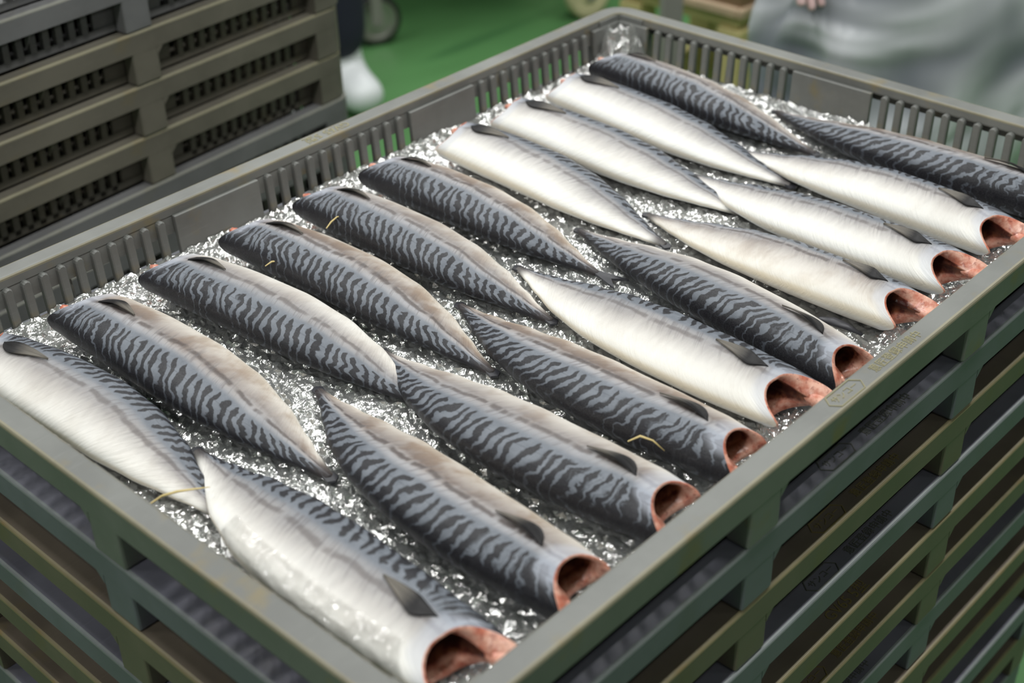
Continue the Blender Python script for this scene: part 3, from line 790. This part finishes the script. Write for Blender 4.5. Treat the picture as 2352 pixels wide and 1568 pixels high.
# rusty bin on a cream stand
bx, by, bz = -1.139, -0.571, 0.405
st = empty('wooden_stand', (bx, by, 0)); tag(st, 'cream painted wooden stand under the rusty brown bin', 'stand')
bm = bmesh.new(); box(bm, -0.34, -0.02, -0.34, -0.02, bz - 0.05, bz - 0.016, 0.004); obj('top', bm, st, [M_CREAM])
for px_ in (-0.32, -0.04):
    for py_ in (-0.32, -0.04):
        bm = bmesh.new(); box(bm, px_ - 0.032, px_ + 0.032, py_ - 0.032, py_ + 0.032, 0, bz - 0.05, 0.004); obj('leg', bm, st, [M_CREAM])
for q in ((-0.29, -0.07, -0.34, -0.31), (-0.29, -0.07, -0.05, -0.02)):
    bm = bmesh.new(); box(bm, q[0], q[1], q[2], q[3], 0.10, 0.17, 0.003); obj('rail', bm, st, [M_CREAM])
for q in ((-0.34, -0.31, -0.29, -0.07), (-0.05, -0.02, -0.29, -0.07)):
    bm = bmesh.new(); box(bm, q[0], q[1], q[2], q[3], 0.10, 0.17, 0.003); obj('rail', bm, st, [M_CREAM])
bn = empty('metal_bin', (bx, by, bz - 0.016)); tag(bn, 'rusty brown sheet metal bin with pale folded lower lip, on the cream stand', 'bin')
bm = bmesh.new(); box(bm, -0.36, -0.008, -0.36, -0.008, 0.0, 0.30, 0.006)
top = [f for f in bm.faces if f.normal.z > 0.9]; r = bmesh.ops.inset_region(bm, faces=top, thickness=0.006); 
for f in top: bmesh.ops.translate(bm, verts=list(f.verts), vec=(0, 0, -0.26)) if f.calc_area() > 0.05 else None
obj('shell', bm, bn, [M_RUST])
for q in ((-0.372, 0.004, -0.012, 0.004), (-0.372, 0.004, -0.372, -0.356), (-0.012, 0.004, -0.356, -0.012), (-0.372, -0.356, -0.356, -0.012)):
    bm = bmesh.new(); box(bm, q[0], q[1], q[2], q[3], 0.0, 0.022, 0.003); obj('folded_lip', bm, bn, [M_RUSTLIP])

# ------------------------------------------------------------------ the two workers
M_SKINTONE = simple('skin', lin(206, 160, 134), 0.5, var=0.06)
def coat_mat():
    t = NT('grey_white_waterproof_coat'); P = t.obj()
    n = t.noise(t.mapv(P, (3, 3, 5)), 1.0, 2, 0.5, 0.6)
    c = t.mix(t.ss(0.42, 0.64, n), lin(112, 117, 125), lin(212, 215, 219))  # highlights and shade of the folds put into the colour
    return t.done(t.pbr(c, 0.32, 0.5, normal=t.bump(n, 0.9, 0.07)))
M_COAT = coat_mat()
M_NAVY = simple('navy_trousers', lin(26, 28, 46), 0.8, var=0.2)
M_BOOT = simple('white_rubber_boot', lin(214, 218, 220), 0.4, var=0.05)
M_GLOVE = simple('pale_pink_rubber_glove', lin(218, 186, 184), 0.45, var=0.06)
M_HAIR = simple('black_hair', lin(24, 22, 22), 0.5)
M_CAP = simple('white_hygiene_cap', lin(226, 228, 228), 0.7)
M_EYE = simple('eye_dark', lin(28, 22, 20), 0.3)
def skin(name, joints, edges, mat, parent, sub=2, root_i=0):
    me = bpy.data.meshes.new(name); me.from_pydata([j[0] for j in joints], edges, [])
    o = link(bpy.data.objects.new(name, me)); md = o.modifiers.new('skin', 'SKIN'); md.use_smooth_shade = True
    for v, j in zip(me.skin_vertices[0].data, joints):
        v.radius = (j[1], j[1]) if not isinstance(j[1], tuple) else j[1]
    me.skin_vertices[0].data[root_i].use_root = True
    sb = o.modifiers.new('sub', 'SUBSURF'); sb.levels = sub; sb.render_levels = sub
    ev = bpy.data.meshes.new_from_object(o.evaluated_get(bpy.context.evaluated_depsgraph_get()))
    bpy.data.objects.remove(o); ev.materials.clear(); ev.materials.append(mat)
    for p in ev.polygons: p.use_smooth = True
    return obj(name, ev, parent)
def hand(parent, wrist, side, mat, name='glove'):
    # relaxed hand hanging down: palm, four unequal bent fingers, thumb from the side of the palm
    w = V(wrist); J = [(w, 0.024), (w + V((0.004, 0, -0.045)), (0.034, 0.017)), (w + V((0.008, 0, -0.085)), (0.036, 0.014))]; E = [(0, 1), (1, 2)]
    for k, (fy, ln) in enumerate(((-0.027, 0.070), (-0.009, 0.080), (0.009, 0.076), (0.026, 0.060))):
        b = len(J); p = w + V((0.008, fy, -0.088))
        J += [(p, 0.0095), (p + V((0.010, 0, -ln * .5)), 0.0088), (p + V((0.026, 0, -ln * .95)), 0.0072)]; E += [(2, b), (b, b + 1), (b + 1, b + 2)]
    b = len(J); J += [(w + V((0.022, -0.030 , -0.050)), 0.011), (w + V((0.040, -0.040, -0.085)), 0.009)]; E += [(1, b), (b, b + 1)]
    return skin(name, J, E, mat, parent, 2)
def person(name, loc, rz, label, H=1.70, coat=True, feet_dir=0.0):
    r = empty(name, loc, rz); tag(r, label, 'person')
    k = H / 1.70
    S = lambda x, y, z: V((x * k, y * k, z * k))
    J = [(S(0, 0, .94), .125), (S(0, 0, 1.10), .118), (S(0.01, 0, 1.28), .135), (S(0, 0, 1.41), .075), (S(0.005, 0, 1.48), .052), (S(0.02, 0, 1.58), .075), (S(0.02, 0, 1.66), .062)]
    E = [(0, 1), (1, 2), (2, 3), (3, 4), (4, 5), (5, 6)]
    for sd in (-1, 1):
        b = len(J); J += [(S(0, sd * .155, 1.36), .042), (S(-.01, sd * .222, 1.12), .040), (S(.05, sd * .235, .88), .032)]; E += [(3, b), (b, b + 1), (b + 1, b + 2)]
        b = len(J); J += [(S(0, sd * .095, .86), .090), (S(0.01, sd * .10, .50), .055), (S(-.01, sd * .105, .12), .032), (S(.10, sd * .115, .045), .024)]; E += [(0, b), (b, b + 1), (b + 1, b + 2), (b + 2, b + 3)]
    skin('body', J, E, M_SKINTONE, r, 2)
    # head details: nose, eyes, ears, mouth, hair under a cap
    bm = bmesh.new(); bmesh.ops.create_uvsphere(bm, u_segments=16, v_segments=10, radius=1)
    for v in bm.verts: v.co = S(0.112 + v.co.x * .016, v.co.y * .012, 1.595 + v.co.z * .022)
    obj('nose', bm, r, [M_SKINTONE], True)
    for sd in (-1, 1):
        bm = bmesh.new(); bmesh.ops.create_uvsphere(bm, u_segments=12, v_segments=8, radius=.011 * k); bmesh.ops.translate(bm, verts=bm.verts, vec=S(.090, sd * .031, 1.622)); obj('eye', bm, r, [M_EYE], True)
        bm = bmesh.new(); bmesh.ops.create_uvsphere(bm, u_segments=12, v_segments=8, radius=1)
        for v in bm.verts: v.co = S(.015 + v.co.x * .018, sd * .078 + v.co.y * .008, 1.60 + v.co.z * .032)
        obj('ear', bm, r, [M_SKINTONE], True)
    bm = bmesh.new(); bmesh.ops.create_uvsphere(bm, u_segments=12, v_segments=8, radius=1)
    for v in bm.verts: v.co = S(.092 + v.co.x * .008, v.co.y * .024, 1.553 + v.co.z * .006)
    obj('mouth', bm, r, [M_GLOVE], True)
    bm = bmesh.new(); bmesh.ops.create_uvsphere(bm, u_segments=24, v_segments=14, radius=1)
    bmesh.ops.delete(bm, geom=[v for v in bm.verts if v.co.z < -0.1], context='VERTS')
    for v in bm.verts: v.co = S(.016 + v.co.x * .100, v.co.y * .086, 1.645 + v.co.z * .070)
    obj('cap', bm, r, [M_CAP], True)
    bm = bmesh.new(); bmesh.ops.create_uvsphere(bm, u_segments=20, v_segments=12, radius=1)
    bmesh.ops.delete(bm, geom=[v for v in bm.verts if v.co.x > 0.25 or v.co.z > 0.7], context='VERTS')
    for v in bm.verts: v.co = S(.014 + v.co.x * .094, v.co.y * .083, 1.615 + v.co.z * .075)
    obj('hair', bm, r, [M_HAIR], True)
    # clothes
    top_z, hem = 1.475, (.36 if coat else .86)
    n, m = 64, 40; vs = []
    prof = [(1.475, .078, .082), (1.44, .095, .125), (1.40, .118, .205), (1.30, .145, .222), (1.12, .135, .185), (.95, .155, .20), (.75, .185, .235), (.55, .205, .265), (.30, .225, .29)]
    def wid(z, c):
        for (za, a1, a2), (zb, b1, b2) in zip(prof, prof[1:]):
            if z >= zb:
                t = (za - z) / (za - zb); return (a1 + (b1 - a1) * t) if c == 0 else (a2 + (b2 - a2) * t)
        return prof[-1][1 + c]
    for i in range(m + 1):
        z = top_z + (hem - top_z) * i / m; fold = sstep(1.15, .45, z)
        for j in range(n):
            a = 2 * math.pi * j / n
            w = 1 + fold * (.075 * math.sin(a * 5 + z * 9) + .05 * math.sin(a * 9 - z * 15)) + .10 * noise.noise(V((math.cos(a) * 2, math.sin(a) * 2, z * 4)))
            vs.append(S(wid(z, 0) * math.cos(a) * w, wid(z, 1) * math.sin(a) * w, z + .02 * fold * math.sin(a * 4)))
    fs = [(i * n + j, i * n + (j + 1) % n, (i + 1) * n + (j + 1) % n, (i + 1) * n + j) for i in range(m) for j in range(n)]
    obj('coat', mesh('coat', vs, fs, [M_COAT], True), r)
    for sd in (-1, 1):
        skin('sleeve', [(S(0, sd * .150, 1.375), .080), (S(-.002, sd * .20, 1.29), .078), (S(-.01, sd * .225, 1.12), .068), (S(.05, sd * .235, .90), .054)], [(0, 1), (1, 2), (2, 3)], M_COAT, r, 2)
        hand(r, S(.05, sd * .235, .885), sd, M_GLOVE)
        skin('trouser_leg', [(S(0, sd * .095, .90), .105), (S(0.01, sd * .10, .50), .088), (S(-.005, sd * .105, .115), .086)], [(0, 1), (1, 2)], M_NAVY, r, 2)
        skin('boot', [(S(-.01, sd * .105, .34), .066), (S(-.015, sd * .105, .085), .074), (S(.075, sd * .112, .062), (.062, .056)), (S(.165, sd * .12, .048), (.058, .044))], [(0, 1), (1, 2), (2, 3)], M_BOOT, r, 2)
    return r
person('person', (-0.745, 0.04, 0), math.radians(60), 'person in a long grey-white waterproof coat and pale pink gloves behind the fish tray')
person('person', (-0.755, -1.648, 0), math.radians(75), 'person in navy trousers and white boots behind the rear left stack', coat=False)
